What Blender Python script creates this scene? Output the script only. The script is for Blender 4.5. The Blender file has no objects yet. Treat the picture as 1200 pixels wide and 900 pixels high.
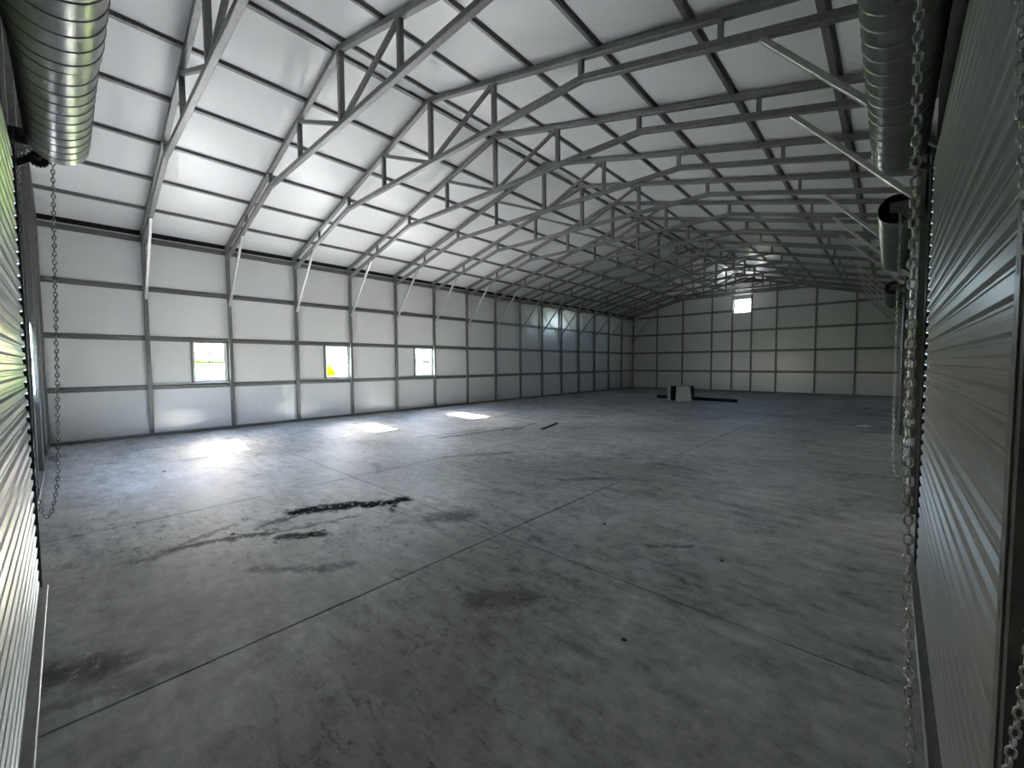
import bpy, bmesh, math, random
from mathutils import Vector, Matrix

scene = bpy.context.scene
col = scene.collection
random.seed(7)
PI = math.pi

# ------------------------------------------------------------------ camera
F_PX, YAW, PITCH, ROLL, CAM_Z = 481.70, 0.743902, -0.049426, -0.005410, 1.5432
cy_, sy_, cp_, sp_ = math.cos(YAW), math.sin(YAW), math.cos(PITCH), math.sin(PITCH)
fw = Vector((-sy_*cp_, cy_*cp_, sp_))
rt0 = Vector((cy_, sy_, 0.0))
up0 = rt0.cross(fw)
rt = rt0*math.cos(ROLL) + up0*math.sin(ROLL)
up = up0*math.cos(ROLL) - rt0*math.sin(ROLL)
cam_data = bpy.data.cameras.new('camera')
cam_data.sensor_fit = 'HORIZONTAL'
cam_data.sensor_width = 36.0
cam_data.lens = F_PX/1200.0*36.0
cam_data.clip_start = 0.01
cam_data.clip_end = 400
cam = bpy.data.objects.new('camera', cam_data)
col.objects.link(cam)
cam.matrix_world = Matrix(((rt.x, up.x, -fw.x, 0), (rt.y, up.y, -fw.y, 0), (rt.z, up.z, -fw.z, CAM_Z), (0, 0, 0, 1)))
scene.camera = cam

# ------------------------------------------------------------------ sky, sun, exposure
SUN_ELEV = math.radians(31.4)
world = bpy.data.worlds.new('world')
scene.world = world
world.use_nodes = True
wn = world.node_tree
wn.nodes.clear()
w_out = wn.nodes.new('ShaderNodeOutputWorld')
w_bg = wn.nodes.new('ShaderNodeBackground')
w_sky = wn.nodes.new('ShaderNodeTexSky')
w_sky.sky_type = 'NISHITA'
w_sky.sun_disc = False
w_sky.sun_elevation = SUN_ELEV
w_sky.sun_rotation = math.radians(-83)
w_sky.air_density = 1.0
w_sky.dust_density = 1.2
wn.links.new(w_sky.outputs[0], w_bg.inputs[0])
wn.links.new(w_bg.outputs[0], w_out.inputs[0])
w_bg.inputs[1].default_value = 0.62

sun_data = bpy.data.lights.new('sun', 'SUN')
sun_data.energy = 25.0
sun_data.angle = math.radians(0.6)
sun_data.color = (1.0, 0.96, 0.90)
sun = bpy.data.objects.new('sun', sun_data)
col.objects.link(sun)
sun.rotation_euler = Vector((0.853, -0.105, -0.52)).to_track_quat('-Z', 'Y').to_euler()
sun.location = (-40, 5, 25)

vs = scene.view_settings
vs.view_transform = 'Standard'
vs.look = 'None'
vs.gamma = 1.0
vs.use_curve_mapping = False
vs.exposure = 4.2

cyc = scene.cycles
cyc.use_denoising = True
cyc.use_guiding = True
cyc.max_bounces = 14
cyc.diffuse_bounces = 8
cyc.glossy_bounces = 6
cyc.transparent_max_bounces = 12
cyc.sample_clamp_indirect = 12.0
cyc.caustics_reflective = False
cyc.caustics_refractive = False

# daylight portals in the window openings (they only steer sky sampling, they add no light)
def portal(loc, sx, sy, into):
    d = bpy.data.lights.new('window_portal', 'AREA')
    d.shape = 'RECTANGLE'
    d.size, d.size_y = sx, sy
    d.cycles.is_portal = True
    o = bpy.data.objects.new('window_portal', d)
    col.objects.link(o)
    o.location = loc
    o.rotation_euler = Vector(into).to_track_quat('-Z', 'Z').to_euler()

# ------------------------------------------------------------------ layout numbers (metres)
XC = -5.753            # building centre line
BAY = 1.524
FY = [1.2383 + (i-1)*BAY for i in range(17)]      # frame positions, 0 = near end wall
T = 0.075              # square tube
HP = 6.103             # half width to post centres
HL = HP + T/2 + 0.04   # half width to wall lining
SL = 0.253             # roof slope
ZR = 5.875             # underside of rafter at ridge
DZ = 1.069             # girt spacing
ZL = ZR + T*1.032 + 0.043    # ceiling lining at ridge
YF = FY[0] - T/2 - 0.04      # near wall lining
YB = FY[16] + T/2 + 0.04     # far wall lining
XL, XR = XC - HL, XC + HL
WIN = [(2.035, 2.665), (5.075, 5.745), (8.09, 8.795)]   # left wall windows (Y)
WZ0, WZ1 = 1.165, 2.085
GW = (-6.195, -5.405, 4.14, 4.87)                       # window in the far gable
FWN = (-8.20, -7.35, 1.15, 2.10)                        # window in the near end wall
DOOR_H = 3.0
FD = (-4.29, -1.24)                                     # front door opening
RD = [(FY[1], FY[3]), (FY[4], FY[6]), (FY[8], FY[10])]  # right wall door openings

# ------------------------------------------------------------------ materials
def new_mat(name):
    m = bpy.data.materials.new(name)
    m.use_nodes = True
    nt = m.node_tree
    b = nt.nodes['Principled BSDF']
    return m, nt, b

def N(nt, kind, **kw):
    n = nt.nodes.new(kind)
    for k, v in kw.items():
        if k == 'ins':
            for i, val in v.items():
                n.inputs[i].default_value = val
        else:
            setattr(n, k, v)
    return n

def pos(nt):
    return N(nt, 'ShaderNodeNewGeometry').outputs['Position']

def noise(nt, vec, scale, detail=4.0, rough=0.55, dist=0.0):
    n = N(nt, 'ShaderNodeTexNoise', ins={'Scale': scale, 'Detail': detail, 'Roughness': rough, 'Distortion': dist})
    nt.links.new(vec, n.inputs['Vector'])
    return n.outputs['Fac']

def ramp(nt, fac, stops):
    r = N(nt, 'ShaderNodeValToRGB')
    el = r.color_ramp.elements
    while len(el) < len(stops):
        el.new(0.5)
    for e, (p, c) in zip(el, stops):
        e.position = p
        e.color = (*c, 1) if len(c) == 3 else c
    nt.links.new(fac, r.inputs[0])
    return r.outputs[0]

def mth(nt, op, a, b=None, clamp=False):
    n = N(nt, 'ShaderNodeMath', operation=op)
    n.use_clamp = clamp
    for i, v in enumerate((a, b)):
        if v is None:
            continue
        if isinstance(v, (int, float)):
            n.inputs[i].default_value = v
        else:
            nt.links.new(v, n.inputs[i])
    return n.outputs[0]

def mixc(nt, fac, a, b):
    n = N(nt, 'ShaderNodeMix', data_type='RGBA')
    for sock, v in ((n.inputs[0], fac), (n.inputs[6], a), (n.inputs[7], b)):
        if isinstance(v, (int, float)):
            sock.default_value = v
        elif isinstance(v, tuple):
            sock.default_value = (*v, 1)
        else:
            nt.links.new(v, sock)
    return n.outputs[2]

def bump(nt, b, h, strength, dist=0.01):
    n = N(nt, 'ShaderNodeBump', ins={'Strength': strength, 'Distance': dist})
    nt.links.new(h, n.inputs['Height'])
    nt.links.new(n.outputs[0], b.inputs['Normal'])

def metal(name, c0, c1, metallic, rough, scale=30.0, bstr=0.05):
    m, nt, b = new_mat(name)
    p = pos(nt)
    f = noise(nt, p, scale, 5)
    nt.links.new(ramp(nt, f, [(0.3, c0), (0.7, c1)]), b.inputs['Base Color'])
    b.inputs['Metallic'].default_value = metallic
    f2 = noise(nt, p, scale*0.3, 3)
    nt.links.new(mth(nt, 'ADD', mth(nt, 'MULTIPLY', f2, 0.2), rough-0.1), b.inputs['Roughness'])
    bump(nt, b, f, bstr, 0.002)
    return m

M = {}
M['galv'] = metal('galvanised_steel', (0.17, 0.172, 0.17), (0.25, 0.252, 0.25), 0.55, 0.42)
M['brace'] = metal('bright_galvanised_steel', (0.42, 0.42, 0.41), (0.54, 0.54, 0.53), 0.6, 0.4)
M['barrel'] = metal('barrel_steel', (0.21, 0.21, 0.204), (0.28, 0.28, 0.272), 0.85, 0.32, 12, 0.04)
M['chain'] = metal('chain_steel', (0.34, 0.34, 0.335), (0.5, 0.5, 0.49), 0.95, 0.27, 120)
M['slat'] = metal('curtain_paint', (0.26, 0.265, 0.26), (0.29, 0.295, 0.29), 0.3, 0.36, 3, 0.0)
M['slat'].node_tree.nodes['Principled BSDF'].inputs['Specular IOR Level'].default_value = 0.45
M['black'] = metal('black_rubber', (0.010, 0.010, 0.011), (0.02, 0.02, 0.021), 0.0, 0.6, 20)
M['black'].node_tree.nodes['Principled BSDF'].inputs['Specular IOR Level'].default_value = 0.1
M['shaded_vinyl'] = metal('shaded_vinyl', (0.16, 0.16, 0.16), (0.2, 0.2, 0.2), 0.0, 0.5, 15, 0.0)  # white vinyl coloured grey, its backlit shade put into the colour
M['dark'] = metal('dark_steel', (0.06, 0.06, 0.062), (0.11, 0.11, 0.112), 0.5, 0.5, 20)
M['sheet'] = metal('outer_sheet', (0.45, 0.46, 0.46), (0.55, 0.56, 0.56), 0.3, 0.5, 4)
M['vinyl'] = metal('white_vinyl', (0.72, 0.72, 0.71), (0.8, 0.8, 0.79), 0.0, 0.4, 15, 0.0)
M['siding'] = metal('white_siding', (0.70, 0.71, 0.72), (0.78, 0.78, 0.79), 0.0, 0.6, 3)
M['shingle'] = metal('grey_shingle', (0.16, 0.16, 0.17), (0.26, 0.26, 0.27), 0.0, 0.8, 5)
M['board'] = metal('pale_board', (0.52, 0.52, 0.50), (0.62, 0.62, 0.60), 0.0, 0.6, 6)
M['paper'] = metal('paper_white', (0.6, 0.6, 0.6), (0.75, 0.75, 0.75), 0.0, 0.8, 9)
M['bark'] = metal('bark', (0.07, 0.05, 0.035), (0.14, 0.10, 0.07), 0.0, 0.9, 12, 0.4)
M['dirt'] = metal('dirt', (0.018, 0.014, 0.011), (0.05, 0.04, 0.032), 0.0, 0.9, 40, 0.4)
M['bounce_apron'] = metal('pale_bounce_gravel', (0.36, 0.355, 0.35), (0.46, 0.455, 0.45), 0.0, 0.9, 3, 0.2)  # ground colour of the apron added for bounce light

def lining(name, seam_axis, rough):
    m, nt, b = new_mat(name)
    p = pos(nt)
    big = noise(nt, p, 0.5, 2)
    nt.links.new(ramp(nt, big, [(0.2, (0.765, 0.768, 0.768)), (0.8, (0.815, 0.818, 0.82))]), b.inputs['Base Color'])
    b.inputs['Roughness'].default_value = rough
    b.inputs['Specular IOR Level'].default_value = 0.6
    b.inputs['Metallic'].default_value = 0.10
    # ribs of the sheeting behind press through softly, plus shallow wrinkles
    mp = N(nt, 'ShaderNodeMapping')
    mp.inputs['Scale'].default_value = (6, 0.3, 0.3) if seam_axis == 'x' else (0.3, 6, 0.3)
    nt.links.new(p, mp.inputs['Vector'])
    st = noise(nt, mp.outputs[0], 1.0, 2)
    h = mth(nt, 'ADD', mth(nt, 'MULTIPLY', st, 0.6), mth(nt, 'MULTIPLY', noise(nt, p, 1.8, 3, 0.5, 1.2), 1.0))
    bump(nt, b, h, 0.14, 0.02)
    return m
M['wall_side'] = lining('white_foil_lining_side', 'y', 0.24)
M['wall_end'] = lining('white_foil_lining_end', 'x', 0.28)
M['roof_lining'] = lining('white_foil_lining_roof', 'x', 0.42)

def glass():
    m = bpy.data.materials.new('window_glass')
    m.use_nodes = True
    nt = m.node_tree
    nt.nodes.clear()
    o = N(nt, 'ShaderNodeOutputMaterial')
    t = N(nt, 'ShaderNodeBsdfTransparent', ins={'Color': (0.93, 0.95, 0.95, 1)})
    g = N(nt, 'ShaderNodeBsdfGlossy', ins={'Roughness': 0.02})
    fr = N(nt, 'ShaderNodeFresnel', ins={'IOR': 1.35})
    mx = N(nt, 'ShaderNodeMixShader')
    nt.links.new(fr.outputs[0], mx.inputs[0])
    nt.links.new(t.outputs[0], mx.inputs[1])
    nt.links.new(g.outputs[0], mx.inputs[2])
    nt.links.new(mx.outputs[0], o.inputs[0])
    return m
M['glass'] = glass()
m_, nt_, b_ = new_mat('dark_house_glass')
nt_.links.new(ramp(nt_, noise(nt_, pos(nt_), 1.5), [(0.3, (0.03, 0.04, 0.05)), (0.7, (0.07, 0.08, 0.09))]), b_.inputs['Base Color'])
b_.inputs['Roughness'].default_value = 0.2
M['dark_glass'] = m_

def leafy(name, c0, c1, scale):
    m, nt, b = new_mat(name)
    nt.links.new(ramp(nt, noise(nt, pos(nt), scale, 6), [(0.3, c0), (0.7, c1)]), b.inputs['Base Color'])
    b.inputs['Roughness'].default_value = 0.8
    b.inputs['Specular IOR Level'].default_value = 0.0
    return m
M['grass'] = leafy('lawn_grass', (0.15, 0.17, 0.07), (0.24, 0.26, 0.11), 1.2)
M['lush'] = leafy('lush_grass', (0.11, 0.21, 0.012), (0.20, 0.32, 0.018), 1.2)
M['leaf'] = leafy('shrub_leaf', (0.06, 0.14, 0.002), (0.15, 0.26, 0.005), 5)

def concrete():
    m, nt, b = new_mat('concrete_floor')
    p = pos(nt)
    # coordinates warped by noise so that stains get ragged outlines
    wn_ = N(nt, 'ShaderNodeTexNoise', ins={'Scale': 4.5, 'Detail': 6.0, 'Roughness': 0.7})
    nt.links.new(p, wn_.inputs['Vector'])
    v1 = N(nt, 'ShaderNodeVectorMath', operation='SUBTRACT')
    nt.links.new(wn_.outputs['Color'], v1.inputs[0]); v1.inputs[1].default_value = (0.5, 0.5, 0.5)
    v2 = N(nt, 'ShaderNodeVectorMath', operation='MULTIPLY')
    nt.links.new(v1.outputs[0], v2.inputs[0]); v2.inputs[1].default_value = (0.42, 0.42, 0)
    v3 = N(nt, 'ShaderNodeVectorMath', operation='ADD')
    nt.links.new(p, v3.inputs[0]); nt.links.new(v2.outputs[0], v3.inputs[1])
    wp = v3.outputs[0]
    def seg(a, bb, r, s, soft):
        a = Vector((*a, 0)); bb = Vector((*bb, 0)); ba = bb - a
        pa = N(nt, 'ShaderNodeVectorMath', operation='SUBTRACT'); nt.links.new(wp, pa.inputs[0]); pa.inputs[1].default_value = a
        d = N(nt, 'ShaderNodeVectorMath', operation='DOT_PRODUCT'); nt.links.new(pa.outputs[0], d.inputs[0]); d.inputs[1].default_value = ba
        h = mth(nt, 'DIVIDE', d.outputs['Value'], max(ba.length_squared, 1e-6), True)
        sc = N(nt, 'ShaderNodeVectorMath', operation='SCALE'); sc.inputs[0].default_value = ba; nt.links.new(h, sc.inputs['Scale'])
        df = N(nt, 'ShaderNodeVectorMath', operation='SUBTRACT'); nt.links.new(pa.outputs[0], df.inputs[0]); nt.links.new(sc.outputs[0], df.inputs[1])
        ln = N(nt, 'ShaderNodeVectorMath', operation='LENGTH'); nt.links.new(df.outputs[0], ln.inputs[0])
        mr = N(nt, 'ShaderNodeMapRange', interpolation_type='SMOOTHSTEP')
        nt.links.new(ln.outputs['Value'], mr.inputs[0])
        mr.inputs[1].default_value = r*(1-soft); mr.inputs[2].default_value = r*(1+soft)
        mr.inputs[3].default_value = s; mr.inputs[4].default_value = 0
        return mr.outputs[0]
    big = noise(nt, p, 0.33, 5, 0.6, 0.6)
    mid = noise(nt, p, 1.5, 9, 0.72, 0.5)
    fine = noise(nt, p, 9.0, 8, 0.75, 0.3)
    mp = N(nt, 'ShaderNodeMapping')
    mp.inputs['Rotation'].default_value = (0, 0, math.radians(-42))
    mp.inputs['Scale'].default_value = (0.9, 3.4, 1)
    nt.links.new(p, mp.inputs['Vector'])
    streak = noise(nt, mp.outputs[0], 1.7, 9, 0.75, 0.5)
    f = mth(nt, 'ADD', mth(nt, 'MULTIPLY', big, 0.20), mth(nt, 'MULTIPLY', mid, 0.28))
    f = mth(nt, 'ADD', f, mth(nt, 'MULTIPLY', streak, 0.26))
    f = mth(nt, 'ADD', f, mth(nt, 'MULTIPLY', fine, 0.26))
    base = ramp(nt, f, [(0.41, (0.15, 0.153, 0.156)), (0.47, (0.33, 0.338, 0.346)), (0.53, (0.46, 0.472, 0.485)), (0.59, (0.60, 0.615, 0.63))])
    # broad grime
    stains = [((-2.5, 2.3), (-1.25, 0.35), 0.50, 0.50, 0.7), ((-1.6, 0.9), (-1.0, 0.1), 0.45, 0.35, 0.8),
              ((-5.2, 3.6), (-2.6, 5.4), 0.75, 0.42, 0.8), ((-6.2, 6.8), (-3.8, 9.5), 0.9, 0.34, 0.8),
              ((-4.6, -0.1), (-3.6, 0.9), 0.35, 0.35, 0.8), ((-3.35, 0.3), (-2.7, 1.2), 0.3, 0.3, 0.8),
              ((-8.5, 2.2), (-7.0, 4.6), 0.4, 0.28, 0.9), ((-3.0, 8.5), (-1.2, 11.0), 0.8, 0.25, 0.9)]
    g = None
    for s in stains:
        x = seg(*s)
        g = x if g is None else mth(nt, 'MAXIMUM', g, x)
    patch = ramp(nt, mid, [(0.38, (0.35, 0.35, 0.35)), (0.6, (1, 1, 1))])
    c = mixc(nt, mth(nt, 'MULTIPLY', g, patch), base, (0.12, 0.112, 0.102))
    # fine scuffs and specks of dirt around the dirty areas
    g = None
    for z in [((-5.2, 0.2), (-3.2, 2.6), 0.75, 1.0, 0.9), ((-2.6, 2.4), (-1.1, 0.3), 0.6, 0.9, 0.9), ((-6.8, 3.6), (-2.8, 6.2), 1.1, 0.9, 0.9), ((-7.2, 6.5), (-5.0, 9.5), 0.9, 0.8, 0.9)]:
        x = seg(*z)
        g = x if g is None else mth(nt, 'MAXIMUM', g, x)
    mp3 = N(nt, 'ShaderNodeMapping')
    mp3.inputs['Rotation'].default_value = (0, 0, math.radians(-38))
    mp3.inputs['Scale'].default_value = (1.0, 2.6, 1)
    nt.links.new(p, mp3.inputs['Vector'])
    spk = ramp(nt, noise(nt, mp3.outputs[0], 5.5, 10, 0.82, 0.6), [(0.53, (0, 0, 0)), (0.62, (1, 1, 1))])
    c = mixc(nt, mth(nt, 'MULTIPLY', mth(nt, 'MULTIPLY', g, spk), 0.8), c, (0.055, 0.050, 0.045))
    # dark oil and rubber marks
    marks = [((-4.54, 1.58), (-4.33, 2.05), 0.12, 1.0, 0.35), ((-4.26, 2.08), (-4.04, 2.56), 0.095, 1.0, 0.35),
             ((-4.38, 1.2), (-4.50, 1.70), 0.06, 0.75, 0.8), ((-4.42, 0.55), (-4.16, 1.25), 0.055, 0.85, 0.8),
             ((-3.98, 1.22), (-3.80, 1.52), 0.055, 0.95, 0.6), ((-4.04, 2.48), (-3.84, 2.28), 0.035, 0.9, 0.6),
             ((-4.15, 1.30), (-3.95, 1.95), 0.035, 0.6, 0.9), ((-4.6, 1.0), (-4.3, 0.35), 0.04, 0.6, 0.9),
             ((-3.34, 2.42), (-3.16, 2.70), 0.13, 0.6, 0.8), ((-3.06, -0.14), (-2.92, 0.10), 0.12, 0.7, 0.9),
             ((-2.75, -0.1), (-2.65, 0.35), 0.05, 0.4, 0.9), ((-3.5, 0.9), (-3.0, 1.4), 0.05, 0.6, 0.9), ((-1.95, 1.75), (-1.75, 2.0), 0.09, 0.5, 0.8),
             ((-6.9, 5.2), (-6.6, 7.4), 0.08, 0.6, 0.8), ((-6.35, 7.0), (-6.75, 8.2), 0.05, 0.55, 0.8), ((-7.3, 5.0), (-7.0, 6.6), 0.06, 0.45, 0.9),
             ((-3.2, 4.4), (-2.7, 4.9), 0.06, 0.5, 0.9), ((-7.6, 1.4), (-7.0, 1.7), 0.05, 0.4, 0.9), ((-5.4, 4.2), (-4.8, 5.2), 0.06, 0.5, 0.9),
             ((-1.45, 3.3), (-1.2, 3.5), 0.03, 0.6, 0.7), ((-5.9, 3.2), (-5.3, 3.0), 0.06, 0.45, 0.9)]
    g = None
    for s in marks:
        x = seg(*s)
        g = x if g is None else mth(nt, 'MAXIMUM', g, x)
    pt2 = ramp(nt, noise(nt, p, 14, 6, 0.75), [(0.36, (0.1, 0.1, 0.1)), (0.46, (1, 1, 1))])
    oil = mth(nt, 'MULTIPLY', g, pt2)
    c = mixc(nt, oil, c, (0.010, 0.009, 0.008))
    nt.links.new(c, b.inputs['Base Color'])
    nt.links.new(ramp(nt, mid, [(0.3, (0.52,)*3), (0.7, (0.70,)*3)]), b.inputs['Roughness'])
    nt.links.new(mth(nt, 'MULTIPLY', mth(nt, 'SUBTRACT', 1.0, oil), 0.12), b.inputs['Specular IOR Level'])
    bump(nt, b, mth(nt, 'ADD', fine, mid), 0.12, 0.006)
    return m
M['concrete'] = concrete()

# ------------------------------------------------------------------ mesh helpers
def mesh(name, verts, faces, mat=None, smooth=False):
    me = bpy.data.meshes.new(name)
    me.from_pydata([tuple(v) for v in verts], [], faces)
    me.update()
    if mat:
        me.materials.append(M[mat])
    if smooth:
        me.polygons.foreach_set('use_smooth', [True]*len(me.polygons))
    return me

def obj(name, me, parent=None, loc=None, rot=None):
    o = bpy.data.objects.new(name, me)
    col.objects.link(o)
    if parent:
        o.parent = parent
    if loc is not None:
        o.location = loc
    if rot is not None:
        o.rotation_euler = rot
    return o

def tag(o, label=None, cat=None, group=None, kind=None):
    if label: o['label'] = label
    if cat: o['category'] = cat
    if group: o['group'] = group
    if kind: o['kind'] = kind
    return o

class MB:
    def __init__(self):
        self.v, self.f = [], []
    def add(self, verts, faces):
        n = len(self.v)
        self.v += [tuple(x) for x in verts]
        self.f += [tuple(i+n for i in f) for f in faces]
        return self
    def box(self, x0, x1, y0, y1, z0, z1):
        return self.add([(x0,y0,z0),(x1,y0,z0),(x1,y1,z0),(x0,y1,z0),(x0,y0,z1),(x1,y0,z1),(x1,y1,z1),(x0,y1,z1)],
                        [(3,2,1,0),(4,5,6,7),(0,1,5,4),(1,2,6,5),(2,3,7,6),(3,0,4,7)])
    def extrude(self, prof, p, q, upv, cap=True):
        """prof: list of (s,t) in the plane across p->q; t runs along upv, s along dir x up"""
        p, q, upv = Vector(p), Vector(q), Vector(upv)
        d = (q-p).normalized()
        s = d.cross(upv).normalized()
        t = s.cross(d).normalized()
        n = len(prof)
        vs_ = [p + s*a + t*b for a, b in prof] + [q + s*a + t*b for a, b in prof]
        fs = [(i, (i+1) % n, n+(i+1) % n, n+i) for i in range(n)]
        if cap:
            fs += [tuple(range(n-1, -1, -1)), tuple(range(n, 2*n))]
        return self.add(vs_, fs)
    def tube(self, p, q, w, h=None, upv=(0, 0, 1), ch=0.006):
        h = h or w
        a, b = w/2, h/2
        pr = [(-a+ch,-b),(a-ch,-b),(a,-b+ch),(a,b-ch),(a-ch,b),(-a+ch,b),(-a,b-ch),(-a,-b+ch)]
        return self.extrude(pr, p, q, upv)
    def cyl(self, p, q, r, n=16, cap=True):
        pr = [(r*math.cos(2*PI*i/n), r*math.sin(2*PI*i/n)) for i in range(n)]
        d = Vector(q)-Vector(p)
        u = (1, 0, 0) if abs(d.normalized().z) > 0.9 else (0, 0, 1)
        return self.extrude(pr, p, q, u, cap)
    def me(self, name, mat, smooth=False):
        return mesh(name, self.v, self.f, mat, smooth)

def box_me(name, mat, *a):
    return MB().box(*a).me(name, mat)

def tube_me(name, mat, *a, **k):
    return MB().tube(*a, **k).me(name, mat)

def smooth_by_angle(me, ang=40):
    me.polygons.foreach_set('use_smooth', [True]*len(me.polygons))
    bm = bmesh.new(); bm.from_mesh(me)
    for e in bm.edges:
        if len(e.link_faces) == 2 and e.calc_face_angle(0) > math.radians(ang):
            e.smooth = False
    bm.to_mesh(me); bm.free()
    return me

HAT = [(-0.056, 0.0), (-0.056, -0.004), (-0.030, -0.004), (-0.024, -0.040), (0.024, -0.040), (0.030, -0.004), (0.056, -0.004), (0.056, 0.0)]
def hat_me(name, length, mat='galv'):
    """hat channel along +Y, flanges at z=0, web hanging down"""
    return MB().extrude(HAT, (0, 0, 0), (0, length, 0), (0, 0, 1)).me(name, mat)

def roof_z(x):                         # lining height at world x
    return ZL - SL*abs(x-XC)

def wall_mesh(name, mat, u0, u1, top, holes, thick, to_world):
    """panel with rectangular holes; to_world(u, w, z), w = 0 inside face .. thick outside"""
    us = sorted(set([u0, u1] + [h[0] for h in holes] + [h[1] for h in holes] + ([XC] if u0 < XC < u1 and callable(top) else [])))
    tp = top if callable(top) else (lambda u: top)
    V, Fc = [], []
    def quad(pts):
        n = len(V); V.extend(pts); Fc.append((n, n+1, n+2, n+3))
    for a, b in zip(us[:-1], us[1:]):
        mid = (a+b)/2
        hs = sorted([h for h in holes if h[0] < mid < h[1]], key=lambda h: h[2])
        z = 0.0
        spans = []
        for h in hs:
            if h[2] > z: spans.append((z, z, h[2], h[2]))
            z = h[3]
        spans.append((z, z, tp(a), tp(b)))
        for za, zb, zc, zd in spans:
            for w in (0, thick):
                quad([to_world(a, w, za), to_world(b, w, zb), to_world(b, w, zd), to_world(a, w, zc)])
    for h in holes:
        a, b, z0, z1 = h
        for (ua, zA), (ub, zB) in (((a, z0), (a, z1)), ((b, z0), (b, z1)), ((a, z1), (b, z1)), ((a, z0), (b, z0))):
            quad([to_world(ua, 0, zA), to_world(ub, 0, zB), to_world(ub, thick, zB), to_world(ua, thick, zA)])
    return mesh(name, V, Fc, mat)

# ------------------------------------------------------------------ floor
floor = tag(obj('floor', box_me('floor', 'dirt', XL-0.1, XR+0.1, YF-0.1, YB+0.1, -0.14, -0.03)),
            'grey stained concrete floor of the metal building with saw-cut joints', kind='structure')
xj = [XL-0.02, -8.45, -5.40, -2.565, XR+0.02]
yj = [YF-0.02, 2.62] + [2.62+3.05*k for k in range(1, 7)] + [YB+0.02]
J = 0.006
for i in range(len(xj)-1):
    for j in range(len(yj)-1):
        x0, x1, y0, y1 = xj[i]+J, xj[i+1]-J, yj[j]+J, yj[j+1]-J
        c = 0.002
        me = mesh('slab', [(x0,y0,-.03),(x1,y0,-.03),(x1,y1,-.03),(x0,y1,-.03),(x0,y0,-c),(x1,y0,-c),(x1,y1,-c),(x0,y1,-c),
                           (x0+c,y0+c,0),(x1-c,y0+c,0),(x1-c,y1-c,0),(x0+c,y1-c,0)],
                  [(0,1,5,4),(1,2,6,5),(2,3,7,6),(3,0,4,7),(4,5,9,8),(5,6,10,9),(6,7,11,10),(7,4,8,11),(8,9,10,11)], 'concrete')
        obj('slab', me, floor)

# ------------------------------------------------------------------ walls
holesL = [(a, b, WZ0, WZ1) for a, b in WIN]
wall_left = tag(obj('wall_left', wall_mesh('wall_left', 'wall_side', YF, YB, 4.33, holesL, 0.03, lambda u, w, z: (XL-w, u, z))),
                'long white foil-lined side wall with steel girts and three windows', kind='structure')
holesR = [(a, b, 0.0, DOOR_H) for a, b in RD]
wall_right = tag(obj('wall_right', wall_mesh('wall_right', 'wall_side', YF, YB, 4.33, holesR, 0.03, lambda u, w, z: (XR+w, u, z))),
                 'foil-lined side wall with the row of roll-up doors', kind='structure')
holesB = [GW]
wall_back = tag(obj('wall_back', wall_mesh('wall_back', 'wall_end', XL-0.07, XR+0.07, roof_z, holesB, 0.03, lambda u, w, z: (u, YB+w, z))),
                'far gable end wall lined in white foil with a small high window', kind='structure')
holesF = [(FD[0], FD[1], 0.0, DOOR_H), FWN]
wall_front = tag(obj('wall_front', wall_mesh('wall_front', 'wall_end', XL-0.07, XR+0.07, roof_z, holesF, 0.03, lambda u, w, z: (u, YF-w, z))),
                 'near gable end wall beside the camera with a roll-up door', kind='structure')

# outer cladding of the long walls reaches up behind the eave gap
for nm, par, sgn, holes in (('cladding', wall_left, -1, holesL), ('cladding', wall_right, 1, holesR)):
    x0 = XC + sgn*(HL+0.045)
    obj(nm, wall_mesh(nm, 'sheet', YF-0.05, YB+0.05, 4.50, holes, 0.02, lambda u, w, z: (x0+sgn*w, u, z)), par)

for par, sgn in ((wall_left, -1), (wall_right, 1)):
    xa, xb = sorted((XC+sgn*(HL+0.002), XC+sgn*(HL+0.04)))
    obj('eave_gap_shade', box_me('eave_gap_shade', 'black', xa, xb, YF, YB, 4.332, 4.44), par)  # black strip put in to paint the shadow of the eave gap
# girts (hat channels); long walls
LEN = YB-YF
for par, sgn in ((wall_left, -1), (wall_right, 1)):
    for z in (DZ, 2*DZ, 3*DZ, 4.245):
        spans = [(YF, YB)]
        if sgn > 0 and z < DOOR_H+0.05:
            cuts = [YF] + [v for d in RD for v in d] + [YB]
            spans = [(cuts[k], cuts[k+1]) for k in range(0, len(cuts), 2)]
        for a, b in spans:
            # local +Y length, flanges against the lining, web facing into the room
            obj('girt', hat_me('girt', b-a), par, (XC+sgn*HL, a, z), (0, sgn*PI/2, 0))
    spans = [(YF, YB)]
    if sgn > 0:
        cuts = [YF] + [v for d in RD for v in d] + [YB]
        spans = [(cuts[k], cuts[k+1]) for k in range(0, len(cuts), 2)]
    for a, b in spans:
        obj('base_rail', tube_me('base_rail', 'galv', (XC+sgn*HP, a, 0.033), (XC+sgn*HP, b, 0.033), T, 0.06), par)
for a, b in WIN:
    obj('window_stud', tube_me('window_stud', 'galv', (XL+0.026, a-0.03, DZ+0.05), (XL+0.026, a-0.03, 2*DZ-0.05), 0.05, upv=(0, 1, 0)), wall_left)
    obj('window_stud', tube_me('window_stud', 'galv', (XL+0.026, b+0.028, DZ+0.05), (XL+0.026, b+0.028, 2*DZ-0.05), 0.04, upv=(0, 1, 0)), wall_left)
    k = min(range(17), key=lambda i: abs(FY[i]-b))
    obj('window_ledge', tube_me('window_ledge', 'brace', (XL+0.035, FY[k-1]+T/2, DZ+0.062), (XL+0.035, FY[k]-T/2, DZ+0.062), 0.07, 0.03), wall_left)

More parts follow.
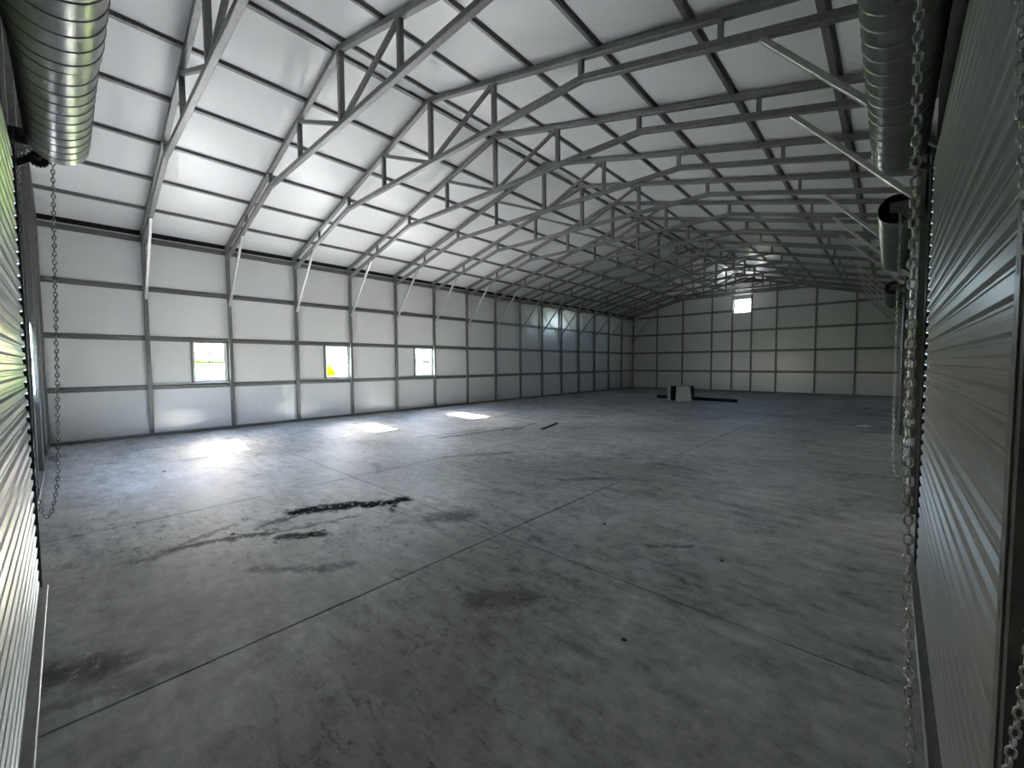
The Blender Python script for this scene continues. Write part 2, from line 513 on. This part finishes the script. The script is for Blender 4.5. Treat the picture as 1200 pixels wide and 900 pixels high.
# end walls: posts, girts, rails
far_posts = [-10.34, -8.84, -7.27, -6.255, -5.345, -4.24, -2.65, -1.18]
near_posts = [-10.33, -8.83, -7.22, -5.80, FD[0]-0.04, FD[1]+0.04]
for par, yc, yl, xs, ang in ((wall_back, FY[16], YB, far_posts, PI/2), (wall_front, FY[0], YF, near_posts, -PI/2)):
    for x in xs:
        zt = ZR - SL*abs(x-XC) - 0.01
        obj('post', tube_me('post', 'galv', (x, yc, 0.06), (x, yc, zt), 0.065, upv=(0, 1, 0)), par)
    s = -1 if par is wall_back else 1
    for z, half in ((DZ, HP), (2*DZ, HP), (3*DZ, HP), (4*DZ, 6.0), (5.25, 2.4)):
        spans = [(XC-half, XC+half)]
        if par is wall_front and z < DOOR_H+0.3:
            spans = [(XC-half, FD[0]-0.02), (FD[1]+0.02, XC+half)]
        if par is wall_back and GW[2]-0.05 < z < GW[3]+0.05:
            spans = [(XC-half, GW[0]-0.01), (GW[1]+0.01, XC+half)]
        for a, b in spans:
            m = MB().extrude(HAT, (a, 0, 0), (b, 0, 0), (0, -s, 0)).me('girt', 'galv')
            obj('girt', m, par, (0, yl, z))
    spans = [(XC-HP, XC+HP)] if par is wall_back else [(XC-HP, FD[0]-0.02), (FD[1]+0.02, XC+HP)]
    for a, b in spans:
        obj('base_rail', tube_me('base_rail', 'galv', (a, yc, 0.033), (b, yc, 0.033), T, 0.06), par)

# ------------------------------------------------------------------ ceiling lining, roof sheet, purlins
PUR = [0.15, 1.15, 2.16, 3.18, 4.20, 5.23]
def ceiling_mesh():
    rnd = random.Random(3)
    brk = [0.0] + PUR + [HL+0.01]
    V, Fc = [], []
    ny = 16*7
    for sgn in (-1, 1):
        rows = []
        for k in range(len(brk)-1):
            n = 2 if k == 0 else 7
            amp = [0.010 + 0.012*rnd.random() for _ in range(17)]
            ph = [rnd.random()*6.28 for _ in range(4)]
            for t_ in range(n + (1 if k == len(brk)-2 else 0)):
                t = t_/n
                x = brk[k] + (brk[k+1]-brk[k])*t
                prof = math.sin(PI*t)**1.3 if 0 < t < 1 else 0.0
                row = []
                for j in range(ny+1):
                    y = YF + LEN*j/ny
                    fb = 16*j/ny
                    ib = min(int(fb), 15); fr = fb-ib
                    a = amp[ib]*(1-fr) + amp[ib+1]*fr
                    wob = 0.006*math.sin(2.3*y+ph[0]+3*x) + 0.005*math.sin(4.9*y+ph[1]-2*x) + 0.003*math.sin(9.1*y+ph[2]+1.5*x)
                    z = ZL - SL*x - prof*(a*(0.3 if k == 0 else 1.0) + abs(wob))
                    row.append(len(V)); V.append((XC+sgn*x, y, z))
                rows.append(row)
        for r0, r1 in zip(rows[:-1], rows[1:]):
            for j in range(ny):
                q = (r0[j], r0[j+1], r1[j+1], r1[j])
                Fc.append(q if sgn < 0 else q[::-1])
    return mesh('ceiling', V, Fc, 'roof_lining', True)
ceiling = tag(obj('ceiling', ceiling_mesh()), 'pitched ceiling of white foil insulation sagging between steel purlins', kind='structure')
for sgn in (-1, 1):
    pts = []
    for dz in (0.012, 0.035):
        for x, y in ((0, YF-0.15), (HL+0.12, YF-0.15), (HL+0.12, YB+0.15), (0, YB+0.15)):
            pts.append((XC+sgn*x, y, ZL-SL*x+dz))
    obj('roof_sheet', mesh('roof_sheet', pts, [(0,1,2,3),(4,5,6,7),(0,1,5,4),(1,2,6,5),(2,3,7,6),(3,0,4,7)], 'sheet'), ceiling)
pm = hat_me('purlin', LEN)
for sgn in (-1, 1):
    for x in PUR:
        obj('purlin', pm, ceiling, (XC+sgn*x, YF, ZL-SL*x-0.002), (0, math.atan(SL)*sgn, 0))

# ------------------------------------------------------------------ trussed frames
def zb(x):                      # underside of rafter, local x
    return ZR - SL*abs(x)
def frame_parts():
    P = {}
    c = T/2*math.sqrt(1+SL*SL)
    zc = 4.905                                  # bottom chord axis
    lc = lambda x: zc - SL*(abs(x)-2.98)        # lower parallel chord axis
    for s, nm in ((-1, 'L'), (1, 'R')):
        P['post', nm] = tube_me('post', 'galv', (s*HP, 0, 0.06), (s*HP, 0, zb(HP)+0.01), T, upv=(0, 1, 0))
        P['upper_post', nm] = tube_me('upper_post', 'galv', (s*HP, 0, 3.12), (s*HP, 0, zb(HP)+0.01), T, upv=(0, 1, 0))
        P['rafter', nm] = tube_me('rafter', 'galv', (s*0.004, 0, zb(0)+c), (s*(HP+0.06), 0, zb(HP+0.06)+c), T)
        P['web_post', nm] = tube_me('web_post', 'galv', (s*1.49, 0, zc+T/2-0.005), (s*1.49, 0, zb(1.49)+0.005), 0.066, upv=(0, 1, 0))
        P['web_diagonal', nm] = tube_me('web_diagonal', 'galv', (s*1.44, 0, zb(1.44)-0.01), (s*0.085, 0, zc+T/2), 0.055, upv=(0, 1, 0))
        P['kink_strut', nm] = tube_me('kink_strut', 'galv', (s*2.95, 0, zc+T/2-0.01), (s*2.95, 0, zb(2.95)+0.005), 0.06, upv=(0, 1, 0))
        P['eave_strut', nm] = tube_me('eave_strut', 'galv', (s*4.49, 0, lc(4.49)+T/2-0.005), (s*4.49, 0, zb(4.49)+0.005), 0.05, upv=(0, 1, 0))
        P['lower_chord', nm] = tube_me('lower_chord', 'galv', (s*2.95, 0, lc(2.95)), (s*(HP-T/2-0.002), 0, lc(HP-T/2)), T)
        P['knee_brace', nm] = tube_me('knee_brace', 'brace', (s*(HP-T/2-0.01), 0, 2.98), (s*4.83, 0, lc(4.83)-T/2-0.006), 0.05, 0.05)
    P['bottom_chord', ''] = tube_me('bottom_chord', 'galv', (-2.99, 0, zc), (2.99, 0, zc), T)
    P['king_post', ''] = tube_me('king_post', 'galv', (0, 0, zc+T/2-0.005), (0, 0, zb(0)+0.02), 0.075, upv=(0, 1, 0))
    return P
FP = frame_parts()
ordn = ['', 'first', 'second', 'third', 'fourth', 'fifth', 'sixth', 'seventh', 'eighth', 'ninth', 'tenth', 'eleventh',
        'twelfth', 'thirteenth', 'fourteenth', 'fifteenth']
for i, y in enumerate(FY):
    root = obj('steel_truss_frame', None, None, (XC, y, 0))
    if i == 0:
        lb = 'steel end frame without a truss along the near end wall'
    elif i == 16:
        lb = 'steel end frame without a truss against the far gable wall'
    else:
        lb = 'galvanised steel truss frame with king post, %s counted from the near end' % ordn[i]
    tag(root, lb, 'roof truss', 'trussed steel frames of the building' if 0 < i < 16 else 'end frames of the building')
    mid_door = i in (2, 5, 9)
    for (nm, side), me in FP.items():
        if i in (0, 16) and nm not in ('post', 'rafter', 'knee_brace'):
            continue
        if nm == 'upper_post' and not (mid_door and side == 'R'):
            continue
        if mid_door and side == 'R' and nm in ('post', 'knee_brace'):
            continue
        if i == 0 and nm == 'knee_brace':
            continue
        obj(nm if nm != 'upper_post' else 'post', me, root)

# ------------------------------------------------------------------ windows
def window(n, label, w, h, muntins, to_m, loc, rotz):
    """local: x across, z up, y = 0 inside face, +y outwards"""
    root = tag(obj('window_%d' % n, None, None, loc, (0, 0, rotz)), label, kind='structure')
    f = 0.035
    fr = MB()
    fr.box(0, w, 0.0, 0.06, 0, f).box(0, w, 0.0, 0.06, h-f, h).box(0, f, 0.0, 0.06, f, h-f).box(w-f, w, 0.0, 0.06, f, h-f)
    obj('frame', fr.me('frame', 'vinyl'), root)
    obj('meeting_rail', box_me('meeting_rail', 'shaded_vinyl', f, w-f, 0.015, 0.05, h/2-0.025, h/2+0.025), root)
    for z0, z1, nm in ((f, h/2-0.016, 'lower_pane'), (h/2+0.016, h-f, 'upper_pane')):
        obj(nm, mesh(nm, [(f, .034, z0), (w-f, .034, z0), (w-f, .034, z1), (f, .034, z1)], [(0, 1, 2, 3)], 'glass'), root)
    if muntins:
        obj('muntin', box_me('muntin', 'shaded_vinyl', w/2-0.016, w/2+0.016, 0.022, 0.046, h/2+0.016, h-f), root)
        obj('muntin', box_me('muntin', 'shaded_vinyl', f, w-f, 0.022, 0.046, h*0.75-0.014, h*0.75+0.014), root)
    return root
names = ['white sash window nearest the camera in the long wall with grass behind', 'middle sash window of the long wall with a shrub outside',
         'third and farthest sash window of the long wall']
for k, (a, b) in enumerate(WIN):
    window(k+1, names[k], b-a, WZ1-WZ0, True, None, (XL+0.004, a, WZ0), PI/2)
    portal((XL-0.035, (a+b)/2, (WZ0+WZ1)/2), b-a, WZ1-WZ0, (1, 0, 0))
window(4, 'small high window in the far gable wall', GW[1]-GW[0], GW[3]-GW[2], False, None, (GW[0], YB-0.004, GW[2]), 0)
portal(((GW[0]+GW[1])/2, YB+0.035, (GW[2]+GW[3])/2), GW[1]-GW[0], GW[3]-GW[2], (0, -1, 0))
window(5, 'window in the near end wall seen edge-on beside the roll-up door', FWN[1]-FWN[0], FWN[3]-FWN[2], False, None, (FWN[1], YF+0.09, FWN[2]), PI)
portal(((FWN[0]+FWN[1])/2, YF-0.035, (FWN[2]+FWN[3])/2), FWN[1]-FWN[0], FWN[3]-FWN[2], (0, 1, 0))

# ------------------------------------------------------------------ roll-up doors
PITCH_S = 0.0779
def slat_mesh(length):
    """one corrugation of the curtain: local x along the door, y out of the room (-y = room side), z up"""
    h = PITCH_S
    pr = [(0.0, 0.0), (0.0, 0.004), (-0.011, 0.013), (-0.011, 0.036), (0.0, 0.045), (0.0, 0.058), (0.004, 0.061), (0.004, 0.071), (0.0, 0.074), (0.0, h)]
    V, Fc = [], []
    for x in (0, length):
        for y, z in pr:
            V.append((x, y, z))
        for y, z in reversed(pr):
            V.append((x, y+0.0015, z))
    n = 2*len(pr)
    Fc = [(i, (i+1) % n, n+(i+1) % n, n+i) for i in range(n)]
    return mesh('slat', V, Fc, 'slat')

def barrel_mesh(x0, x1, r, seg=40, inner=0.006):
    V, Fc = [], []
    for x in (x0, x1):
        for rr in (r, r-inner):
            for i in range(seg):
                a = 2*PI*i/seg
                V.append((x, rr*math.cos(a), rr*math.sin(a)))
    o0, i0, o1, i1 = 0, seg, 2*seg, 3*seg
    for i in range(seg):
        j = (i+1) % seg
        Fc += [(o0+i, o0+j, o1+j, o1+i), (i0+j, i0+i, i1+i, i1+j), (o0+j, o0+i, i0+i, i0+j), (o1+i, o1+j, i1+j, i1+i)]
    return smooth_by_angle(mesh('barrel', V, Fc, 'barrel'))

def spiral_mesh(x0, x1, r, pitch, rr=0.0035, seg=36):
    n = int((x1-x0)/pitch*seg)
    V, Fc = [], []
    for k in range(n+1):
        a = 2*PI*k/seg
        x = x0 + pitch*k/seg
        for dx, dr in ((-rr*1.3, -0.001), (-rr*0.5, rr), (rr*0.5, rr), (rr*1.3, -0.001)):
            V.append((x+dx, (r+dr)*math.cos(a), (r+dr)*math.sin(a)))
    for k in range(n):
        for i in range(3):
            Fc.append((4*k+i, 4*k+i+1, 4*k+5+i, 4*k+4+i))
    return smooth_by_angle(mesh('seam', V, Fc, 'barrel'), 60)

def lip_mesh(z1, w=0.045, t=0.003, pitch=0.084, hw=0.010, hh=0.032):
    """slotted flat bar in the local x-z plane, y thickness"""
    V, Fc = [], []
    def q(a, b, c, d):
        for y in (0, t):
            n = len(V); V.extend([(a, y, c), (b, y, c), (b, y, d), (a, y, d)]); Fc.append((n, n+1, n+2, n+3))
    z = 0.0
    xm = w*0.55
    while z < z1:
        q(0, xm-hw/2, z, z+pitch); q(xm+hw/2, w, z, z+pitch)
        q(xm-hw/2, xm+hw/2, z, z+(pitch-hh)/2); q(xm-hw/2, xm+hw/2, z+(pitch+hh)/2, z+pitch)
        z += pitch
    for x in (0, w):
        n = len(V); V.extend([(x, 0, 0), (x, t, 0), (x, t, z), (x, 0, z)]); Fc.append((n, n+1, n+2, n+3))
    return mesh('guide_lip', V, Fc, 'galv')

def door(n, label, width, loc, rotz, curtain_y, lip_y, post_y, wall_y, bar_y, bar_z, detail=True, sleeve=None):
    """local frame: x along the opening 0..width, -y into the room, z up"""
    root = tag(obj('door_%d' % n, None, None, loc, (0, 0, rotz)), label, kind='structure')
    g = 0.04
    sm = slat_mesh(width-2*g)
    for k in range(38):
        obj('slat', sm, root, (g, curtain_y, 0.035+k*PITCH_S))
    bb = MB().box(g, width-g, curtain_y-0.046, curtain_y+0.004, 0.022, 0.028).box(g, width-g, curtain_y-0.001, curtain_y+0.004, 0.028, 0.075)
    obj('bottom_bar', bb.me('bottom_bar', 'galv'), root)
    obj('bottom_bar_edge', MB().cyl((g, curtain_y-0.047, 0.026), (width-g, curtain_y-0.047, 0.026), 0.0042, 8).me('bottom_bar_edge', 'brace'), root)
    obj('bottom_seal', box_me('bottom_seal', 'black', g, width-g, curtain_y-0.02, curtain_y+0.004, 0.0, 0.022), root)
    lm = lip_mesh(3.05)
    for x, s in ((0.0, -1), (width, 1)):
        # channel body behind the lip, from the lip plane back to the wall
        gb = MB().box(min(x, x+s*0.07), max(x, x+s*0.07), lip_y+0.004, wall_y-0.002, 0.0, 3.08)
        obj('guide', gb.me('guide', 'dark'), root)
        obj('guide_lip', lm, root, (x-0.012 if s > 0 else x-0.033, lip_y, 0.0))
        # notched edge seal: daylight glints between the notches
        es = MB()
        x0, x1 = (x-0.001, x+g+0.004) if s < 0 else (x-g-0.004, x+0.001)
        es.box(x0, x1, curtain_y-0.0135, curtain_y-0.0120, 0.0, 3.0)
        f0, f1 = (x+g-0.006, x+g-0.001) if s < 0 else (x-g+0.001, x-g+0.006)
        for k in range(38):
            z0 = 0.035+k*PITCH_S
            es.box(f0, f1, curtain_y-0.0120, curtain_y+0.003, z0+0.011, z0+PITCH_S-0.002)
        es.box(f0, f1, curtain_y-0.0120, curtain_y+0.003, 0.0, 0.033)
        obj('edge_seal', es.me('edge_seal', 'black'), root)
    hp = MB().box(-0.07, width+0.07, curtain_y+0.006, curtain_y+0.03, 2.985, 4.1).box(-0.07, width+0.07, curtain_y+0.03, wall_y, 2.985, 3.0)
    obj('header_panel', hp.me('header_panel', 'black'), root)
    r = 0.15
    br = obj('barrel', barrel_mesh(0.02, width-0.02, r), root, (0, bar_y, bar_z))
    if detail:
        obj('seam', spiral_mesh(0.03, width-0.03, r, 0.122), br)
        if sleeve:
            obj('sleeve', smooth_by_angle(barrel_mesh(sleeve[0], sleeve[1], r+0.009, 40, 0.012)), br)
            obj('seam', spiral_mesh(sleeve[0], sleeve[1], r+0.009, 0.122), br)
    obj('axle', smooth_by_angle(MB().cyl((-0.06, bar_y, bar_z), (width+0.06, bar_y, bar_z), 0.018, 14).me('axle', 'dark')), root)
    for x in (-0.045, width+0.037):
        b = MB().box(x, x+0.008, bar_y-0.05, post_y, bar_z-0.05, bar_z+0.05)
        b.box(x-0.02, x+0.028, post_y-0.008, post_y, bar_z-0.28, bar_z+0.12)
        b.extrude([(-0.004, -0.02), (0.004, -0.02), (0.004, 0.02), (-0.004, 0.02)], (x+0.004, bar_y+0.02, bar_z-0.04), (x+0.004, post_y-0.004, bar_z-0.25), (0, 0.5, 0.86))
        obj('bracket', b.me('bracket', 'dark'), root)
    return root

DOORS = {}
# right wall: local x -> -Y (so that -y local points into the room, -X)
for k, (a, b) in enumerate(RD):
    lab = ['near roll-up door in the right wall, corrugated grey curtain with chain', 'second roll-up door along the right wall, barrel end in view',
           'farthest roll-up door along the right wall'][k]
    # rotation -90 deg: local +x -> -Y, local -y -> -X
    DOORS[k+2] = door(k+2, lab, b-a, (0, b, 0), -PI/2, 0.195, 0.172, XC+HP-T/2, XR, 0.0, 3.105, True, (b-1.93, b-a-0.03) if k == 0 else None)
# front wall: room is towards +Y, local -y -> +Y : rotation 180 deg, local +x -> -X
DOORS[1] = door(1, 'roll-up door in the near end wall at the left edge of the view', FD[1]-FD[0], (FD[1], 0, 0), PI, 0.187, 0.165,
     -(FY[0]+T/2), -YF, -0.03, 3.085, True, (0.05, FD[1]+2.92))

# ------------------------------------------------------------------ hoist chains
LP = 0.019
def link_mesh(wire=0.0024, L=0.024, W=0.0165, n=14, m=6):
    V, Fc = [], []
    hl = (L-W)/2
    path = []
    for i in range(n):
        a = 2*PI*(i+0.5)/n
        x, z = (W/2-wire)*math.cos(a), (W/2-wire)*math.sin(a)
        path.append((Vector((x, 0, z + (hl if z > 0 else -hl))), Vector((math.cos(a), 0, math.sin(a)))))
    for p, nrm in path:
        for j in range(m):
            b = 2*PI*j/m
            V.append(p + nrm*wire*math.cos(b) + Vector((0, 1, 0))*wire*math.sin(b))
    for i in range(n):
        for j in range(m):
            Fc.append((i*m+j, i*m+(j+1) % m, ((i+1) % n)*m+(j+1) % m, ((i+1) % n)*m+j))
    return mesh('link', V, Fc, 'chain', True)
LINK = link_mesh()

def resample(pts, step):
    pts = [Vector(p) for p in pts]
    # Catmull-Rom smoothing, then even spacing
    fine = []
    for i in range(len(pts)-1):
        p0, p1, p2, p3 = pts[max(i-1, 0)], pts[i], pts[i+1], pts[min(i+2, len(pts)-1)]
        for t in (k/12 for k in range(12)):
            fine.append(0.5*((2*p1) + (p2-p0)*t + (2*p0-5*p1+4*p2-p3)*t*t + (3*p1-p0-3*p2+p3)*t**3))
    fine.append(pts[-1])
    out, acc, need = [], 0.0, 0.0
    for a, b in zip(fine[:-1], fine[1:]):
        d = (b-a).length
        while need <= acc + d and d > 0:
            out.append((a.lerp(b, (need-acc)/d), (b-a).normalized()))
            need += step
        acc += d
    return out

def link_matrix(p, d, k, side):
    z = d
    x = (side - z*side.dot(z)).normalized()
    y = z.cross(x)
    if k % 2:
        x, y = y, -x
    return Matrix(((x.x, y.x, z.x, p.x), (x.y, y.y, z.y, p.y), (x.z, y.z, z.z, p.z), (0, 0, 0, 1)))

def chain_near(pts, label, side):
    root = tag(obj('hoist_chain', None, None, (pts[0][0], pts[0][1], 0)), label, 'chain', 'hand chains of the roll-up doors')
    off = Matrix.Translation(root.location).inverted()
    for k, (p, d) in enumerate(resample(pts, LP)):
        o = obj('link', LINK, root)
        o.matrix_local = off @ link_matrix(p, d, k, side)

def chain_far(pts, label, side, step=LP*1.5, s=1.5):
    mb = MB()
    lv = [v.co.copy() for v in LINK.vertices]
    lf = [tuple(p.vertices) for p in LINK.polygons]
    for k, (p, d) in enumerate(resample(pts, step)):
        mt = link_matrix(p, d, k, side)
        mb.add([mt @ (v*s) for v in lv], lf)
    o = obj('hoist_chain', mb.me('hoist_chain', 'chain', True))
    tag(o, label, 'chain', 'hand chains of the roll-up doors')

def wheel(loc, axis, r, root):
    mb = MB()
    n = 16
    pr = []
    for i in range(2*n):
        rr = r*(1.0 if i % 2 else 0.86)
        a = PI*i/n
        pr.append((rr*math.cos(a), rr*math.sin(a)))
    inv = (Matrix.Translation(root.location) @ Matrix.Rotation(root.rotation_euler.z, 4, 'Z')).inverted()
    ax = inv.to_3x3() @ Vector(axis)*0.012
    l = inv @ Vector(loc)
    mb.extrude(pr, l-ax, l+ax, (0, 0, 1))
    mb.cyl(l-ax*3, l+ax*8, r*0.3, 12)
    obj('chain_wheel', mb.me('chain_wheel', 'dark'), root)

cy1 = 1.10
right_path = [(0.035, cy1, 3.055), (0.017, cy1, 2.98), (0.018, cy1, 2.6), (0.020, cy1, 2.18), (0.024, cy1, 1.9), (0.027, cy1, 1.6), (0.030, cy1, 1.4),
              (0.036, cy1, 1.17), (0.041, cy1, 1.0), (0.047, cy1, 0.88), (0.054, cy1, 0.76), (0.066, cy1, 0.62), (0.088, cy1, 0.52), (0.115, cy1, 0.49),
              (0.142, cy1, 0.53), (0.160, cy1, 0.65), (0.174, cy1, 0.828), (0.186, cy1, 0.988), (0.192, cy1, 1.2), (0.182, cy1, 1.5), (0.155, cy1, 1.862),
              (0.143, cy1, 2.115), (0.140, cy1, 2.5), (0.140, cy1, 2.98), (0.12, cy1, 3.055), (0.079, cy1, 3.078), (0.04, cy1, 3.06)]
chain_near(right_path, 'large looped hand chain hanging in front of the near right roll-up door', Vector((1, 0.15, 0)).normalized())
wheel((0.079, cy1, 3.0), (0, 1, 0), 0.05, DOORS[2])
lx = -4.36
left_path = [(lx, 0.0, 2.96), (lx, -0.011, 2.556), (lx, -0.025, 2.02), (lx, -0.041, 1.416), (lx, -0.059, 0.867), (lx, -0.076, 0.655), (lx, -0.107, 0.502),
             (lx-0.01, -0.130, 0.478), (lx-0.03, -0.158, 0.56), (lx-0.04, -0.178, 0.9), (lx-0.04, -0.178, 1.8), (lx-0.03, -0.170, 2.7), (lx, -0.132, 2.98), (lx, -0.10, 3.02), (lx, -0.066, 3.035), (lx, -0.02, 3.01)]
chain_far(left_path, 'thin hand chain hanging by the left roll-up door down near the floor', Vector((0.1, 1, 0)).normalized())
wheel((lx, -0.066, 2.965), (1, 0, 0), 0.055, DOORS[1])
c2 = RD[1][0]-0.15
p2 = [(0.03, c2, 3.0), (0.033, c2, 2.0), (0.04, c2, 1.0), (0.05, c2, 0.5), (0.09, c2, 0.38), (0.13, c2, 0.5), (0.145, c2, 1.2), (0.145, c2, 3.0), (0.09, c2, 3.06)]
chain_far(p2, 'hand chain of the second right door, behind the large near chain', Vector((1, 0.1, 0)).normalized())
wheel((0.088, c2, 3.0), (0, 1, 0), 0.047, DOORS[3])

# ------------------------------------------------------------------ things on the floor
def flat_bar(name, p, q, w, h, mat, label, cat):
    p, q = Vector(p), Vector(q)
    c = (p+q)/2
    mb = MB().tube(p-c, q-c, w, h, ch=min(h, w)*0.15)
    return tag(obj(name, mb.me(name, mat), None, c), label, cat)
flat_bar('steel_strip', (-5.98, 7.52, 0.012), (-6.30, 8.56, 0.012), 0.06, 0.022, 'dark', 'dark flat steel strip lying alone on the concrete', 'steel strip')
flat_bar('long_beam', (-7.60, 17.90, 0.06), (-4.33, 17.48, 0.06), 0.2, 0.118, 'black', 'long black beam lying on the floor behind the leaning white board', 'beam')
# open carton lying on its side with a white board leaning on it
ct = tag(obj('open_crate', None, None, (-6.22, 16.95, 0)), 'dark open crate with pale edges on the floor near the far wall', 'crate')
rz = math.radians(-38)
ct.rotation_euler = (0, 0, math.radians(36))
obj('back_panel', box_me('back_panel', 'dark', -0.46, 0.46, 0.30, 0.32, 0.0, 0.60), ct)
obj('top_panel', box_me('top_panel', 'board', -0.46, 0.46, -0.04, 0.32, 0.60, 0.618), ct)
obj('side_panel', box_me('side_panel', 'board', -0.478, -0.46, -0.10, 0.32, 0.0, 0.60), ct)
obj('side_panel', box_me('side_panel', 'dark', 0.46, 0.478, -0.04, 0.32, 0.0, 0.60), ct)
wb = MB().extrude([(-0.31, 0), (0.31, 0), (0.28, 0.60), (-0.24, 0.60)], (0, 0, 0), (0, 0.022, 0), (0, 0, 1))
wbo = tag(obj('leaning_board', wb.me('leaning_board', 'board'), None, (-6.02, 16.63, 0.005), (math.radians(-14), 0, math.radians(36))),
          'pale grey-white board leaning against the dark open crate', 'board')
tag(obj('paper_scrap', mesh('paper_scrap', [(-.09,-.05,0),(.02,-.07,.006),(.1,-.03,.012),(.08,.05,.002),(-.03,.07,.01),(-.1,.04,.004),(0,0,.03)],
    [(0,1,6),(1,2,6),(2,3,6),(3,4,6),(4,5,6),(5,0,6),(5,4,3,2,1,0)], 'paper'), None, (-0.40, 12.85, 0.0)),
    'small crumpled white paper scrap on the floor near the right wall', 'paper').scale = (1.6, 1.6, 1.8)
rc = random.Random(11)
def clod(name, r):
    bm = bmesh.new()
    bmesh.ops.create_icosphere(bm, subdivisions=1, radius=r)
    for v in bm.verts:
        v.co *= 0.7 + 0.6*rc.random()
        v.co.z = max(v.co.z*0.55, -r*0.2)
    zmin = min(v.co.z for v in bm.verts)
    for v in bm.verts:
        v.co.z -= zmin
    me = bpy.data.meshes.new(name); bm.to_mesh(me); bm.free()
    me.materials.append(M['dirt'])
    return me
CL = [clod('dirt_clod', 0.012) for _ in range(4)]
spots = [(-3.86, 1.46, 1.5, 'dirt crumb at the end of the small oil smear, largest of its kind'), (-3.90, 1.36, 1.0, 'dirt crumb just left of the largest crumb by the oil smear'),
         (-3.84, 1.58, 0.9, 'dirt crumb just right of the largest crumb by the oil smear'), (-4.18, 2.3, 1.2, 'dirt crumb lying in the right part of the black oil stain'),
         (-4.36, 1.86, 1.2, 'dirt crumb lying in the left part of the black oil stain'), (-7.75, 0.92, 1.6, 'lone dark crumb on the bluish floor by the left wall'),
         (-1.98, 3.45, 1.1, 'dark crumb on the floor just right of the joint crossing'), (-1.05, 2.05, 1.0, 'dark crumb on the slab in the right foreground'),
         (-4.38, 0.98, 1.2, 'dirt crumb on the long smear left of the oil stain'), (-0.92, 3.4, 1.0, 'dark crumb beyond the cross joint near the right door')]
for k, (x, y, s, lb) in enumerate(spots):
    o = obj('dirt_clod', CL[k % 4], None, (x, y, 0), (0, 0, rc.random()*6))
    o.scale = (s, s*1.3, s)
    tag(o, lb, 'dirt clod', 'crumbs of dirt scattered on the floor')

# ------------------------------------------------------------------ outside, seen through the windows
tag(obj('lawn', box_me('lawn', 'grass', -140, 90, -90, 130, -0.5, -0.16)), 'flat green lawn around the building outside the windows', kind='structure')
tag(obj('added_apron', box_me('added_apron', 'bounce_apron', -19, 8, -8, 60, -0.16, -0.145)), 'unseen pale apron added outside the windows for neutral bounce light', kind='structure')  # unseen ground added to keep the bounce light indoors neutral
def bank():
    V, Fc = [], []
    nx, ny = 24, 24
    for i in range(nx+1):
        for j in range(ny+1):
            x = -20 - 40*i/nx
            y = -35 + 49*j/ny
            e = min(1, (1-j/ny)*8, i/nx*2.2)
            e = e*e*(3-2*e)
            V.append((x, y, -0.2 + 2.1*e + 0.12*math.sin(x*0.6+y*0.4)*e))
    for i in range(nx):
        for j in range(ny):
            a = i*(ny+1)+j
            Fc.append((a, a+1, a+ny+2, a+ny+1))
    return mesh('grass_bank', V, Fc, 'lush', True)
tag(obj('grass_bank', bank()), 'sunlit grassy bank rising outside the window nearest the camera', kind='structure')
hs = tag(obj('house', None, None, (-44, 32, -0.16)), 'long white sided house seen through the windows', 'house')
obj('wall', box_me('wall', 'siding', -4, 4, -20, 26, 0, 4.2), hs)
rf = MB().add([(-4.6,-20.6,4.2),(4.6,-20.6,4.2),(4.6,26.6,4.2),(-4.6,26.6,4.2),(0,-20.6,6.2),(0,26.6,6.2)], [(0,3,2,1),(0,1,4),(1,2,5,4),(2,3,5),(3,0,4,5)])
obj('roof', rf.me('roof', 'shingle'), hs)
for y in (-16, -10.5, -7.6, -5.8, -4.0, 0.5, 6, 12, 18):
    w = obj('house_window', box_me('house_window', 'dark_glass', 4.0, 4.05, y, y+1.1, 1.25, 2.35), hs)
    obj('casing', MB().box(4.0, 4.07, y-0.1, y, 1.15, 2.45).box(4.0, 4.07, y+1.1, y+1.2, 1.15, 2.45).box(4.0, 4.07, y, y+1.1, 2.35, 2.45).box(4.0, 4.07, y, y+1.1, 1.15, 1.25).me('casing', 'vinyl'), w)
def foliage(n, rx, rz, seed, size):
    r = random.Random(seed)
    mb = MB()
    for _ in range(n):
        while True:
            p = Vector((r.uniform(-1, 1), r.uniform(-1, 1), r.uniform(-1, 1)))
            if 0.35 < p.length < 1: break
        c = Vector((p.x*rx, p.y*rx, p.z*rz))
        a = Vector((r.gauss(0, 1), r.gauss(0, 1), r.gauss(0, 1))).normalized()
        b = a.orthogonal().normalized()
        s = size*r.uniform(0.6, 1.3)
        mb.add([c-a*s, c+b*s*0.5, c+a*s, c-b*s*0.5], [(0, 1, 2, 3)])
    return mb
sh = tag(obj('shrub', None, None, (-20.2, 8.45, -0.16)), 'bright green shrub outside the middle window', 'shrub')
tag(obj('foliage', foliage(900, 0.62, 0.85, 5, 0.11).me('foliage', 'leaf'), sh, (0, 0, 0.95)), kind='stuff')
st = MB()
for k in range(5):
    a = k*1.26
    st.cyl((0.05*math.cos(a), 0.05*math.sin(a), 0), (0.3*math.cos(a), 0.3*math.sin(a), 1.0), 0.02, 6)
obj('stem', st.me('stem', 'bark'), sh)
tr = tag(obj('tree', None, None, (-4.6, 52, -0.16)), 'leafy tree beyond the far gable window', 'tree')
tb = MB().cyl((0, 0, 0), (0.1, 0, 4.5), 0.22, 10)
for k in range(7):
    a = k*0.9
    tb.cyl((0.1, 0, 3.6+0.25*k), (0.1+2.0*math.cos(a), 2.0*math.sin(a), 5.2+0.6*k), 0.06, 6)
obj('trunk', tb.me('trunk', 'bark'), tr)
tag(obj('foliage', foliage(700, 2.7, 2.5, 9, 0.25).me('foliage', 'leaf'), tr, (0, 0, 6.8)), kind='stuff')
